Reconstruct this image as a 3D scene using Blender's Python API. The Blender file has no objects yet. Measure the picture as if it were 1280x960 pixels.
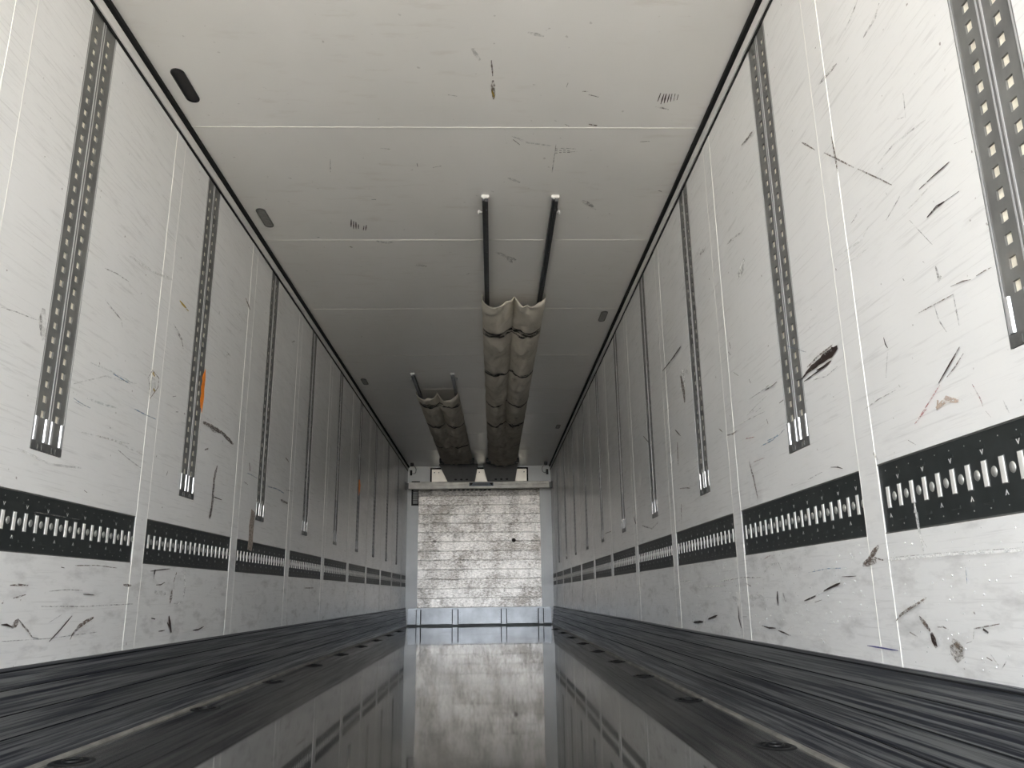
import bpy, bmesh, math, random
from mathutils import Vector, Matrix, noise
random.seed(7)
S = bpy.context.scene
COL = S.collection

# ------------------------------------------------------------------ camera
cam_d = bpy.data.cameras.new('camera'); cam = bpy.data.objects.new('camera', cam_d); COL.objects.link(cam)
cam_d.sensor_width = 36.0
cam_d.lens = 36.0 * 990.0 / 1280.0
cam_d.clip_start = 0.02
CR = [[0.999598983943668, 0.006057568841447593, -0.02766183577634736],
      [-0.0251764811684082, -0.2570343077425865, -0.9660742773924095],
      [-0.012962102250918815, 0.9663832937830726, -0.2567787245902905]]
# rows are right/forward/up written in camera axes, so this is the camera-to-world rotation
cam.matrix_world = Matrix.Translation((0.1957, 0.0, 0.487)) @ Matrix(CR).to_4x4()
S.camera = cam

# ------------------------------------------------------------------ sky, sun, exposure
w = bpy.data.worlds.new('sky'); S.world = w; w.use_nodes = True
bg = w.node_tree.nodes['Background']
bg.inputs[0].default_value = (0.88, 0.93, 1.0, 1)
bg.inputs[1].default_value = 9.6
sun_d = bpy.data.lights.new('sun', 'SUN'); sun_d.energy = 44.0; sun_d.angle = 0.02; sun_d.color = (1, .93, .82)
sun = bpy.data.objects.new('sun', sun_d); COL.objects.link(sun)
sun.rotation_euler = (math.radians(-42), 0, 0)   # comes over the front of the trailer, lands on the yard behind
S.view_settings.view_transform = 'Standard'
S.view_settings.look = 'None'
S.view_settings.gamma = 1.0
S.view_settings.use_curve_mapping = False
S.view_settings.exposure = 0.03
S.cycles.max_bounces = 14
S.cycles.diffuse_bounces = 9
S.cycles.glossy_bounces = 6
S.cycles.transparent_max_bounces = 12
S.cycles.sample_clamp_indirect = 6.0
S.cycles.caustics_reflective = False
S.cycles.caustics_refractive = False
por_d = bpy.data.lights.new('rear_opening_portal', 'AREA'); por_d.shape = 'RECTANGLE'; por_d.size = 2.47; por_d.size_y = 2.65
por_d.cycles.is_portal = True
por = bpy.data.objects.new('rear_opening_portal', por_d); COL.objects.link(por)
REAR = -1.2
por.location = (0, REAR, 1.325); por.rotation_euler = (math.radians(90), 0, 0)

# ------------------------------------------------------------------ measures (metres)
HW, H, YB = 1.235, 2.65, 13.68
KICK_Z, TRIM_Z = 0.295, 2.575
RAIL_Z0, RAIL_HW = 0.945, 0.0925
TR_Z0, TR_Z1 = 0.628, 0.812
RAILS = {'right': [1.392 + 1.215*k for k in range(10)], 'left': [2.557 + 1.215*k for k in range(9)]}
STRIPS = {'right': [0.945 + 1.2*k for k in range(11)], 'left': [0.905 + 1.205*k for k in range(11)]}
SGN = {'left': -1, 'right': 1}
ORD = ['first', 'second', 'third', 'fourth', 'fifth', 'sixth', 'seventh', 'eighth', 'ninth', 'tenth', 'eleventh', 'twelfth']

# ------------------------------------------------------------------ material helpers
class NT:
    def __init__(s, name):
        s.m = bpy.data.materials.new(name); s.m.use_nodes = True; s.t = s.m.node_tree
        s.b = s.t.nodes['Principled BSDF']; s.out = s.t.nodes['Material Output']
    def n(s, typ, **kw):
        nd = s.t.nodes.new(typ)
        for k, v in kw.items(): setattr(nd, k, v)
        return nd
    def l(s, a, b): s.t.links.new(a, b)
    def coord(s, scale=(1, 1, 1), rot=(0, 0, 0), kind='Object'):
        tc = s.n('ShaderNodeTexCoord'); mp = s.n('ShaderNodeMapping')
        mp.inputs['Scale'].default_value = scale; mp.inputs['Rotation'].default_value = rot
        s.l(tc.outputs[kind], mp.inputs[0]); return mp.outputs[0]
    def noise(s, vec, scale, detail=4, rough=.55, dist=0):
        nd = s.n('ShaderNodeTexNoise'); nd.inputs['Scale'].default_value = scale; nd.inputs['Detail'].default_value = detail
        nd.inputs['Roughness'].default_value = rough; nd.inputs['Distortion'].default_value = dist
        s.l(vec, nd.inputs['Vector']); return nd.outputs['Fac']
    def ramp(s, fac, a, b, lo=0.0, hi=1.0):
        nd = s.n('ShaderNodeMapRange'); nd.inputs['From Min'].default_value = a; nd.inputs['From Max'].default_value = b
        nd.inputs['To Min'].default_value = lo; nd.inputs['To Max'].default_value = hi
        s.l(fac, nd.inputs['Value']); return nd.outputs[0]
    def mul(s, a, b):
        nd = s.n('ShaderNodeMath', operation='MULTIPLY'); s.l(a, nd.inputs[0])
        if isinstance(b, (int, float)): nd.inputs[1].default_value = b
        else: s.l(b, nd.inputs[1])
        return nd.outputs[0]
    def mx(s, a, b):
        nd = s.n('ShaderNodeMath', operation='MAXIMUM'); s.l(a, nd.inputs[0]); s.l(b, nd.inputs[1]); return nd.outputs[0]
    def mix(s, fac, a, b):
        nd = s.n('ShaderNodeMix', data_type='RGBA')
        if isinstance(fac, (int, float)): nd.inputs[0].default_value = fac
        else: s.l(fac, nd.inputs[0])
        for i, c in ((6, a), (7, b)):
            if isinstance(c, tuple): nd.inputs[i].default_value = (*c, 1) if len(c) == 3 else c
            else: s.l(c, nd.inputs[i])
        return nd.outputs[2]
    def col(s, c):
        if isinstance(c, tuple): s.b.inputs['Base Color'].default_value = (*c, 1)
        else: s.l(c, s.b.inputs['Base Color'])
    def set(s, **kw):
        for k, v in kw.items():
            i = s.b.inputs[k.replace('_', ' ')]
            if isinstance(v, (int, float, tuple)): i.default_value = v
            else: s.l(v, i)
    def bump(s, h, strength=.3, dist=.002):
        nd = s.n('ShaderNodeBump'); nd.inputs['Strength'].default_value = strength; nd.inputs['Distance'].default_value = dist
        s.l(h, nd.inputs['Height']); s.l(nd.outputs[0], s.b.inputs['Normal'])

def plain(name, c, rough=.5, metal=0.0, var=.12, scale=30, **kw):
    t = NT(name); f = t.noise(t.coord(), scale, 3)
    t.col(t.mix(t.ramp(f, .3, .7), tuple(max(0, x*(1-var)) for x in c), tuple(min(1, x*(1+var)) for x in c)))
    t.set(Roughness=rough, Metallic=metal, **kw); return t.m

def mat_wall():
    t = NT('white_laminate')
    base = t.mix(t.ramp(t.noise(t.coord((1, 1, 1)), 1.3, 3), .35, .65), (.805, .805, .795), (.84, .84, .835))
    # long diagonal rub marks left by loads
    d1 = t.ramp(t.noise(t.coord((1, 1.0, 9), (math.radians(24), 0, 0)), 5.5, 7, .62, .25), .56, .80, 0, .45)
    d2 = t.ramp(t.noise(t.coord((1, 1.4, 16), (math.radians(-33), 0, 0)), 4.2, 6, .6, .1), .57, .80, 0, .45)
    d3 = t.ramp(t.noise(t.coord((1, .8, 26), (0, 0, 0)), 4.0, 6, .6), .56, .80, 0, .40)
    gate = t.ramp(t.noise(t.coord(), 2.1, 3), .42, .62)
    g2 = t.ramp(t.noise(t.coord((1, 1, 1.3)), 1.7, 2), .45, .60)
    m = t.mx(t.mul(d1, gate), t.mul(d2, g2)); m = t.mx(m, d3)
    # the lower wall is rubbed harder
    sep = t.n('ShaderNodeSeparateXYZ'); t.l(t.coord(), sep.inputs[0])
    low = t.ramp(sep.outputs[2], .9, .55, 0, 1)
    sm = t.mul(t.ramp(t.noise(t.coord((1, 1, 3.2)), 6, 6, .62), .52, .80, 0, .6), low)
    m = t.mx(m, sm)
    c = t.mix(m, base, (.30, .29, .28))
    specks = t.ramp(t.noise(t.coord((1, 1, 1)), 42, 2, .5), .74, .78, 0, .7)
    c = t.mix(specks, c, (.16, .13, .11))
    t.col(c)
    t.set(Roughness=t.ramp(t.noise(t.coord((1, 1, 4)), 3, 4), .3, .7, .20, .255))
    t.set(Specular_IOR_Level=.5)
    t.bump(t.noise(t.coord((1, 1, 2)), 2.6, 5, .5), .25, .02)
    return t.m

def mat_ceiling():
    t = NT('ceiling_laminate')
    c = t.mix(t.ramp(t.noise(t.coord((1, .6, 1)), 1.4, 4), .35, .65), (.83, .82, .79), (.88, .87, .845))
    s1 = t.mul(t.ramp(t.noise(t.coord((.8, 3.2, 1), (0, 0, .3)), 6, 6, .6), .55, .85, 0, .35), t.ramp(t.noise(t.coord(), 1.6, 2), .45, .6))
    c = t.mix(s1, c, (.45, .38, .30))
    s2 = t.ramp(t.noise(t.coord((1, 1, 1)), 26, 2), .72, .77, 0, .35)
    t.col(t.mix(s2, c, (.25, .22, .2)))
    t.set(Roughness=t.ramp(t.noise(t.coord((.6, 2, 1)), 3, 3), .3, .7, .29, .38))
    t.bump(t.noise(t.coord((.5, 2, 1)), 3, 3), .10, .006)
    return t.m

def mat_floor():
    t = NT('wet_dark_floor')
    a = t.noise(t.coord((1, .35, 1)), 2.2, 6, .6, .6)
    c = t.mix(t.ramp(a, .42, .6), (.040, .040, .040), (.12, .115, .105))
    gr = t.ramp(t.noise(t.coord((30, 1.5, 1)), 3, 3), .35, .7, 0, .5)
    c = t.mix(gr, c, (.035, .034, .033))
    sp = t.ramp(t.noise(t.coord((1, .4, 1)), 24, 3), .68, .74, 0, .8)
    c = t.mix(sp, c, (.008, .008, .008))
    t.col(c)
    pud = t.noise(t.coord((1, .4, 1)), 1.5, 4, .5, .4)
    t.set(Roughness=t.ramp(pud, .42, .62, .03, .13), Specular_IOR_Level=.7, Coat_Weight=.55, Coat_Roughness=.03)
    t.bump(t.noise(t.coord((1, 1, 1)), 40, 4), .02, .002)
    return t.m

def mat_kick():
    t = NT('scuffed_kick_plate')
    s = t.noise(t.coord((1, .30, 46)), 2.4, 10, .72, .1)
    s2 = t.noise(t.coord((1, .16, 16)), 3.0, 6, .62)
    s3 = t.noise(t.coord((1, .3, 1)), 3.0, 3)
    c = t.mix(t.ramp(s, .44, .56), (.018, .020, .030), (.20, .205, .205))
    c = t.mix(t.ramp(s2, .57, .63, 0, .7), c, (.012, .013, .024))
    c = t.mix(t.ramp(s3, .4, .65, 0, .35), c, (.12, .125, .125))
    t.col(c)
    t.set(Roughness=t.ramp(s, .3, .7, .46, .29), Metallic=.15, Specular_IOR_Level=.6)
    t.bump(s, .12, .002)
    return t.m

def mat_panel():
    t = NT('dirty_bright_sheet_metal')
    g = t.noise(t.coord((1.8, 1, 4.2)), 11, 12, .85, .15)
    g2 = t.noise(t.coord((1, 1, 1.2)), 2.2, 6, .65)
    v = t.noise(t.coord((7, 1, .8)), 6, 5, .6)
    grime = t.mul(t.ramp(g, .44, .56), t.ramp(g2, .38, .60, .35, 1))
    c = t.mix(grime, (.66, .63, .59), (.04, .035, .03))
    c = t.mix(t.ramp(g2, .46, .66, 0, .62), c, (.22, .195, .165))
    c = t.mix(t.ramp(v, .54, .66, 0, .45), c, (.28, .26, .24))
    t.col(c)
    t.set(Metallic=.8, Roughness=t.ramp(g, .3, .7, .29, .46))
    t.bump(g, .35, .004)
    return t.m

def mat_rail():
    t = NT('galvanised_rail_steel')
    g = t.noise(t.coord((1, 1, .6)), 14, 5, .6)
    c = t.mix(t.ramp(g, .35, .68), (.135, .135, .13), (.20, .20, .19))
    t.col(t.mix(t.ramp(t.noise(t.coord(), 3.1, 4), .62, .72, 0, .4), c, (.30, .22, .17)))
    t.set(Metallic=.1, Roughness=t.ramp(g, .3, .7, .48, .62), Specular_IOR_Level=.3); return t.m

def mat_canvas():
    t = NT('beige_canvas')
    c = t.mix(t.ramp(t.noise(t.coord(), 4, 5), .35, .65), (.62, .575, .49), (.74, .695, .61))
    d = t.ramp(t.noise(t.coord((1, .7, 1)), 7, 6, .65), .56, .72, 0, .45)
    t.col(t.mix(d, c, (.17, .14, .11)))
    t.set(Roughness=.85)
    wv = t.noise(t.coord((60, 60, 60)), 10, 2)
    t.bump(t.noise(t.coord((1.5, 1, 1)), 16, 5), .5, .01)
    return t.m

def mat_mark(name, c, lo, hi, amax=1.0, scale=60, rough=.6):
    # rub residue, also painted dent shading and glints: ragged coverage over the laminate
    t = NT(name); t.col(c); t.set(Roughness=rough)
    f = t.noise(t.coord((1, .6, 1), (.5, 0, 0)), scale, 8, .82)
    a = t.ramp(f, lo, hi, 0, amax)
    t.set(Alpha=a); return t.m

def mat_ground():
    t = NT('yard_concrete')
    t.col(t.mix(t.ramp(t.noise(t.coord(), .6, 6), .35, .65), (.37, .345, .31), (.48, .45, .405)))
    t.set(Roughness=.9); return t.m

M = dict(
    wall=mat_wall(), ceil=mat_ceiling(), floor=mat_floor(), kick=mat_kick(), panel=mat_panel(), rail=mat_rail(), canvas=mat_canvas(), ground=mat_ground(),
    strip=plain('cover_strip_white', (.72, .72, .71), .3, 0, .04, 8),
    bead=plain('sealant_bead', (.80, .79, .74), .85, 0, .04, 20),
    trimw=plain('white_plastic_profile', (.80, .79, .77), .35, 0, .03, 6),
    gasket=plain('black_rubber', (.0015, .0015, .002), .9, 0, .2),
    black=plain('black_anodised_plate', (.022, .026, .026), .45, 0, .25, 18),
    blackpl=plain('black_plastic', (.008, .008, .009), .5),
    bright=plain('bright_lashing_bar', (.88, .87, .83), .28, .25, .05, 40),
    dome=plain('dull_aluminium', (.44, .44, .42), .35, .6, .15, 40),
    cream=plain('cream_foam', (.90, .83, .70), .7, 0, .15, 60),
    shiny=plain('polished_edge', (.90, .90, .90), .22, .6, .04, 30),
    plate_dark=plain('dull_dark_steel', (.16, .16, .155), .5, .5, .25, 40),
    alu=plain('aluminium_sheet', (.44, .46, .48), .36, .45, .18, 5),
    alu_w=plain('painted_beam', (.88, .83, .76), .38, .25, .18, 7),
    bulk=plain('bulkhead_white', (.86, .87, .86), .32, .12, .05, 3),
    plate_w=plain('evaporator_cover_cream', (.92, .86, .75), .3, .5, .05, 5),
    greyp=plain('grey_plastic', (.17, .17, .17), .5, 0, .1, 8),
    lens=plain('lamp_lens_grey', (.22, .22, .21), .35, 0, .1, 60),
    railblk=plain('dark_guide_rail', (.09, .095, .10), .35, .5, .2, 20),
    strap=mat_mark('soiled_webbing', (.10, .088, .075), .36, .62, .78, 34),
    orange=plain('orange_tape', (.95, .27, .02), .5, 0, .15, 40),
    blue=plain('blue_grey_label', (.17, .21, .27), .45, 0, .1),
    remn=plain('peeled_label', (.34, .29, .25), .7, 0, .6, 90),
    mk_d=mat_mark('rub_dark', (.035, .022, .018), .36, .45, 1.0, 45),
    mk_b=mat_mark('rub_brown', (.13, .095, .075), .41, .54, .9, 120),
    mk_B=mat_mark('rub_brown_blotch', (.20, .16, .12), .42, .60, .85, 90),
    mk_f=mat_mark('rub_grey_and_crease_shade', (.27, .26, .25), .42, .62, .75, 60),
    mk_F=mat_mark('rub_faint_and_dent_shade', (.38, .37, .35), .42, .68, .55, 35),
    mk_u=mat_mark('rub_blue', (.12, .26, .42), .36, .6, .75, 70),
    mk_U=mat_mark('rub_teal', (.25, .42, .42), .42, .66, .6, 50),
    mk_n=mat_mark('pen_navy', (.05, .05, .20), .30, .45, .9, 60),
    mk_r=mat_mark('rub_red', (.42, .10, .10), .42, .6, .8, 80),
    mk_y=mat_mark('rub_ochre', (.42, .29, .04), .38, .52, .95, 70),
    mk_t=mat_mark('tan_residue', (.55, .42, .33), .38, .55, .75, 60),
    mk_w=mat_mark('bared_white_and_glint', (.90, .90, .88), .36, .55, .9, 60),
)

# ------------------------------------------------------------------ mesh helpers
class MB:
    def __init__(s): s.v = []; s.f = []; s.mi = []
    def quad(s, pts, mi=0):
        b = len(s.v); s.v += [tuple(p) for p in pts]; s.f.append(tuple(range(b, b+len(pts)))); s.mi.append(mi)
    def box(s, x0, x1, y0, y1, z0, z1, mi=0):
        b = len(s.v)
        s.v += [(x, y, z) for x in (x0, x1) for y in (y0, y1) for z in (z0, z1)]
        for q in ((0, 1, 3, 2), (4, 6, 7, 5), (0, 4, 5, 1), (2, 3, 7, 6), (0, 2, 6, 4), (1, 5, 7, 3)):
            s.f.append(tuple(b+i for i in q)); s.mi.append(mi)
    def grid(s, rows, mi=0, close=False):
        n = len(rows[0]); b = len(s.v)
        for r in rows: s.v += [tuple(p) for p in r]
        for i in range(len(rows)-1):
            for j in range(n if close else n-1):
                k = (j+1) % n
                s.f.append((b+i*n+j, b+i*n+k, b+(i+1)*n+k, b+(i+1)*n+j)); s.mi.append(mi)
    def tube(s, path, r, seg=8, mi=0, cap=True):
        rows = []
        for i, p in enumerate(path):
            p = Vector(p); a = Vector(path[max(0, i-1)]); c = Vector(path[min(len(path)-1, i+1)])
            d = (c-a).normalized(); u = d.orthogonal().normalized() if i == 0 else (u - d*u.dot(d)).normalized(); v = d.cross(u)
            rr = r[i] if isinstance(r, (list, tuple)) else r
            rows.append([p + (u*math.cos(2*math.pi*k/seg) + v*math.sin(2*math.pi*k/seg))*rr for k in range(seg)])
        s.grid(rows, mi, True)
        if cap: s.quad(rows[0], mi); s.quad(rows[-1][::-1], mi)
    def prism(s, outline, axis, a, b, mi=0):
        # outline of 2-D points extruded along axis (0 x, 1 y, 2 z)
        def P(p, q):
            l = [p[0], p[1]]; l.insert(axis, q); return tuple(l)
        A = [P(p, a) for p in outline]; B = [P(p, b) for p in outline]
        s.grid([A, B], mi, True); s.quad(A, mi); s.quad(B[::-1], mi)
    def dome(s, c, ry, rz, h, sx, seg=12, mi=0):
        rows = []
        for i in range(5):
            a = i/4*math.pi/2
            rows.append([(c[0]+sx*h*math.sin(a), c[1]+ry*math.cos(a)*math.cos(2*math.pi*k/seg), c[2]+rz*math.cos(a)*math.sin(2*math.pi*k/seg)) for k in range(seg)])
        s.grid(rows, mi, True)
    def build(s, name, mats, parent=None, bevel=0, smooth=False, **props):
        me = bpy.data.meshes.new(name); me.from_pydata(s.v, [], s.f)
        for m in (mats if isinstance(mats, (list, tuple)) else [mats]): me.materials.append(m)
        for p, i in zip(me.polygons, s.mi): p.material_index = i
        bm = bmesh.new(); bm.from_mesh(me); bmesh.ops.remove_doubles(bm, verts=bm.verts, dist=1e-6)
        bmesh.ops.recalc_face_normals(bm, faces=bm.faces); bm.to_mesh(me); bm.free()
        if smooth:
            for p in me.polygons: p.use_smooth = True
        o = bpy.data.objects.new(name, me); COL.objects.link(o)
        if parent: o.parent = parent
        if bevel:
            b = o.modifiers.new('bevel', 'BEVEL'); b.width = bevel; b.segments = 2; b.limit_method = 'ANGLE'
        for k, v in props.items(): o[k] = v
        return o

def empty(name, loc, label, cat, group=None, rz=0):
    o = bpy.data.objects.new(name, None); COL.objects.link(o); o.empty_display_size = .1
    o.location = loc; o.rotation_euler = (0, 0, rz); o['label'] = label; o['category'] = cat
    if group: o['group'] = group
    return o
def tag(o, label, cat, group=None):
    o['label'] = label; o['category'] = cat
    if group: o['group'] = group
    return o
def copy_tree(o, parent=None):
    c = o.copy(); COL.objects.link(c); c.parent = parent
    for ch in o.children: copy_tree(ch, c)
    return c
def stadium(w, l, n=8, c=(0, 0)):
    r = w/2; pts = []
    for k in range(n+1): a = math.pi*k/n; pts.append((c[0]+r*math.cos(a), c[1]+(l/2-r)+r*math.sin(a)))
    for k in range(n+1): a = math.pi+math.pi*k/n; pts.append((c[0]+r*math.cos(a), c[1]-(l/2-r)+r*math.sin(a)))
    return pts

# rub marks plus painted dent shading and glints, each (kind, width, points...) in wall (y, z), ceiling (x, y) or panel (x, z) metres
MARKS_R = [
('f',0.0098,(1.845,2.086),(1.885,2.071),(1.936,2.059)),
('f',0.0096,(1.744,1.989),(1.773,1.968),(1.845,1.962)),
('f',0.0061,(1.935,1.967),(1.956,1.966)),
('f',0.011,(2.007,2.0),(2.068,2.011),(2.138,2.022)),
('f',0.0048,(1.702,1.687),(1.708,1.623),(1.743,1.639)),
('b',0.0094,(2.099,1.816),(2.092,1.757),(2.089,1.688)),
('b',0.0059,(2.305,1.922),(2.256,1.877),(2.215,1.838)),
('b',0.0047,(2.159,1.795),(2.07,1.717),(1.993,1.648)),
('b',0.0038,(1.972,1.631),(1.887,1.558),(1.813,1.493)),
('d',0.0037,(1.7,1.418),(1.636,1.418),(1.57,1.416)),
('d',0.006,(1.686,1.337),(1.643,1.343),(1.611,1.339)),
('d',0.0026,(1.611,1.339),(1.554,1.334)),
('f',0.0022,(1.759,1.367),(1.721,1.316),(1.682,1.265)),
('f',0.006,(2.055,1.5),(2.017,1.508),(1.984,1.516)),
('f',0.0055,(1.864,1.419),(1.822,1.432),(1.785,1.446)),
('b',0.0029,(1.78,1.132),(1.703,1.127),(1.635,1.123)),
('b',0.0034,(1.639,1.143),(1.596,1.138),(1.566,1.13)),
('b',0.0026,(1.546,1.13),(1.518,1.129),(1.493,1.127)),
('d',0.0272,(2.388,1.179),(2.337,1.182),(2.276,1.184),(2.23,1.187)),
('d',0.0177,(2.481,1.176),(2.426,1.182),(2.362,1.182),(2.279,1.175)),
('d',0.0083,(2.518,1.167),(2.467,1.177),(2.385,1.188),(2.298,1.191)),
('d',0.0045,(2.501,1.154),(2.42,1.156),(2.344,1.156)),
('b',0.0064,(2.463,1.192),(2.362,1.203),(2.259,1.204)),
('d',0.0123,(2.272,1.2),(2.236,1.184)),
('d',0.0086,(2.393,1.162),(2.344,1.158),(2.283,1.161)),
('f',0.0036,(2.425,1.139),(2.323,1.124),(2.245,1.132)),
('d',0.0047,(1.643,1.002),(1.692,0.975),(1.743,0.946)),
('b',0.0039,(1.633,0.984),(1.669,0.965),(1.708,0.95)),
('d',0.0045,(1.958,1.128),(1.954,1.109),(1.945,1.095)),
('f',0.0054,(1.974,1.023),(1.948,1.085)),
('f',0.0051,(1.634,1.124),(1.633,1.084),(1.631,1.048)),
('f',0.0043,(1.712,1.129),(1.704,1.087),(1.681,1.05)),
('f',0.0123,(1.683,1.211),(1.677,1.171),(1.668,1.181)),
('b',0.0024,(1.73,1.244),(1.722,1.236)),
('b',0.0054,(1.826,1.24),(1.821,1.232)),
('r',0.0042,(1.738,0.941),(1.806,0.906),(1.869,0.876)),
('r',0.0051,(1.808,0.9),(1.84,0.888),(1.861,0.879)),
('r',0.004,(1.62,0.911),(1.602,0.875),(1.596,0.856)),
('r',0.0026,(1.59,0.845),(1.576,0.828)),
('t',0.0169,(1.768,0.891),(1.722,0.903),(1.678,0.888)),
('t',0.0162,(1.756,0.909),(1.766,0.887)),
('f',0.0037,(1.529,0.854),(1.523,0.837),(1.517,0.823)),
('u',0.0043,(2.896,1.031),(2.77,1.027),(2.711,1.038)),
('f',0.0029,(2.113,0.969),(2.026,0.978),(1.931,0.979)),
('d',0.0024,(2.371,0.849),(2.332,0.843),(2.291,0.832)),
('d',0.0042,(2.291,0.832),(2.326,0.844)),
('f',0.017,(2.095,0.845),(2.075,0.82)),
('b',0.0028,(1.909,0.844),(1.876,0.826)),
('b',0.0166,(2.218,0.558),(2.19,0.572),(2.132,0.6)),
('b',0.0214,(2.239,0.554),(2.198,0.561),(2.156,0.562)),
('b',0.0088,(2.163,0.57),(2.116,0.562)),
('d',0.0058,(2.527,0.484),(2.458,0.498),(2.398,0.507)),
('d',0.0029,(2.382,0.525),(2.329,0.524),(2.287,0.525)),
('d',0.0062,(2.692,0.454),(2.642,0.462),(2.594,0.47)),
('d',0.0036,(2.606,0.45),(2.547,0.458)),
('b',0.0061,(2.09,0.409),(2.061,0.425),(2.001,0.444),(1.928,0.467)),
('u',0.0048,(1.749,0.532),(1.75,0.516),(1.753,0.496)),
('b',0.0142,(1.973,0.422),(1.952,0.406),(1.931,0.392)),
('d',0.0209,(1.929,0.387),(1.923,0.371),(1.914,0.354)),
('b',0.0046,(1.897,0.401),(1.874,0.402),(1.852,0.397)),
('B',0.041,(1.857,0.354),(1.832,0.352),(1.803,0.347)),
('B',0.0231,(1.845,0.375),(1.822,0.366),(1.806,0.357)),
('b',0.0033,(1.761,0.381),(1.752,0.403),(1.708,0.409),(1.66,0.416)),
('d',0.0123,(1.72,0.404),(1.703,0.397)),
('d',0.002,(1.79,0.371),(1.768,0.376)),
('n',0.0037,(2.27,0.338),(2.183,0.337),(2.098,0.336)),
('w',0.0054,(2.09,0.561),(1.833,0.561),(1.551,0.557)),  # crease in the wall, its lit edge painted white
('f',0.0021,(2.088,0.567),(1.831,0.566),(1.55,0.562)),  # dark edge of that crease, shade painted grey
('d',0.0132,(2.94,0.486),(2.947,0.461),(2.946,0.436)),
('f',0.0264,(2.885,0.48),(2.862,0.45)),
('u',0.0029,(2.633,0.543),(2.484,0.551),(2.343,0.549)),
('d',0.0059,(3.142,0.359),(3.063,0.354),(2.993,0.356)),
('d',0.0048,(2.97,0.349),(2.908,0.343),(2.863,0.337)),
('d',0.0112,(4.212,0.336),(4.019,0.346)),
('d',0.008,(3.927,0.36),(3.754,0.383)),
('w',0.0273,(4.018,0.35),(3.962,0.337)),
('d',0.0154,(3.427,0.426),(3.428,0.381),(3.407,0.34)),
('r',0.0046,(3.054,0.604),(2.971,0.615)),
('F',0.0212,(3.279,0.459),(3.149,0.466),(3.078,0.454)),  # shading of a wall dent, put into the colour
('F',0.0223,(3.495,0.465),(3.408,0.452)),  # second dent, its shade painted as a grey blotch
('F',0.0084,(3.088,0.549),(2.981,0.581),(2.896,0.583),(2.86,0.538)),  # shaded arcs around the dents, painted grey
('f',0.0048,(3.685,0.531),(3.328,0.542),(3.082,0.537)),
('f',0.0052,(4.453,0.543),(4.185,0.543)),
('f',0.0041,(3.972,0.509),(3.565,0.512)),
('f',0.0035,(2.93,0.519),(2.866,0.518)),
('b',0.0115,(3.293,0.519),(3.235,0.506)),
('d',0.0031,(3.373,0.386),(3.32,0.387)),
('b',0.0102,(2.86,2.252),(2.781,2.236),(2.714,2.228)),
('w',0.0378,(3.058,1.75),(3.0,1.762),(2.95,1.789)),
('F',0.0365,(3.003,1.791),(2.981,1.754),(3.045,1.759)),
('f',0.0088,(3.152,1.946),(3.061,1.937),(2.958,1.91)),
('d',0.0073,(4.551,1.77),(4.291,1.768),(4.073,1.775)),
('w',0.1216,(4.112,1.642),(4.079,1.565),(4.126,1.533)),
('b',0.0457,(4.118,1.621),(4.084,1.549),(4.073,1.462)),
('F',0.0198,(4.041,1.635),(3.948,1.591)),
('d',0.0042,(2.862,1.217),(2.792,1.214),(2.733,1.216)),
('f',0.0043,(2.989,1.162),(2.903,1.165)),
('d',0.0062,(2.731,1.136),(2.69,1.138)),
('r',0.0046,(3.141,1.084),(3.072,1.077),(3.024,1.071)),
('u',0.0046,(2.971,1.023),(2.83,1.021),(2.777,1.031)),
('b',0.0073,(3.382,1.148),(3.291,1.137),(3.233,1.139)),
('b',0.0115,(3.237,1.528),(3.223,1.494)),
('b',0.0078,(3.259,1.491),(3.23,1.468)),
('b',0.0047,(3.218,1.389),(3.15,1.353)),
('b',0.0093,(3.027,1.305),(3.012,1.285)),
('b',0.0107,(2.874,1.109),(2.863,1.088)),
('f',0.004,(3.106,1.172),(2.963,1.185),(2.851,1.192)),
('f',0.0034,(3.195,1.158),(3.012,1.148),(2.883,1.141)),
('f',0.0035,(3.059,1.228),(2.914,1.224),(2.798,1.225)),
('b',0.0118,(3.117,0.988),(3.078,0.915),(3.054,0.834)),
('b',0.0205,(4.292,1.288),(4.31,1.161)),
('b',0.0063,(4.309,1.034),(4.184,1.022),(4.083,1.008)),
('f',0.0102,(5.451,0.93),(5.132,0.883),(4.923,0.91)),
('b',0.0071,(7.268,1.009),(6.877,1.001)),
('d',0.0171,(5.768,1.019),(5.688,0.961)),
('b',0.0054,(3.492,1.2),(3.436,1.173)),
('d',0.0079,(5.247,1.512),(5.074,1.435)),
('d',0.0078,(4.328,1.367),(4.21,1.308)),
('f',0.0175,(3.459,2.076),(3.574,2.09)),
('F',0.0252,(3.565,2.12),(3.662,2.112)),
('r',0.0031,(3.07,0.978),(2.931,0.973)),
('f',0.0179,(4.296,0.949),(4.327,0.845)),
('B',0.0068,(2.025,0.384),(1.99,0.375)),
('f',0.0074,(1.704,0.354),(1.683,0.334)),
('b',0.0057,(1.72,0.347),(1.702,0.342)),
('f',0.0071,(1.674,0.328),(1.654,0.345)),
('w',0.0088,(1.917,0.703),(1.916,0.639),(1.906,0.572)),
('w',0.0049,(1.909,0.667),(1.91,0.61),(1.889,0.582)),
('u',0.0033,(2.61,1.313),(2.45,1.24)),
('F',0.006,(2.146,1.444),(1.995,1.425),(1.941,1.446)),
('F',0.0042,(2.104,1.4),(1.967,1.388)),
('f',0.0032,(2.55,0.835),(2.432,0.843)),
('f',0.0024,(1.537,1.441),(1.492,1.428)),
('F',0.0054,(1.858,1.58),(1.771,1.585),(1.625,1.559)),
('F',0.0052,(1.784,1.391),(1.707,1.394),(1.641,1.4)),
]
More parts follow.
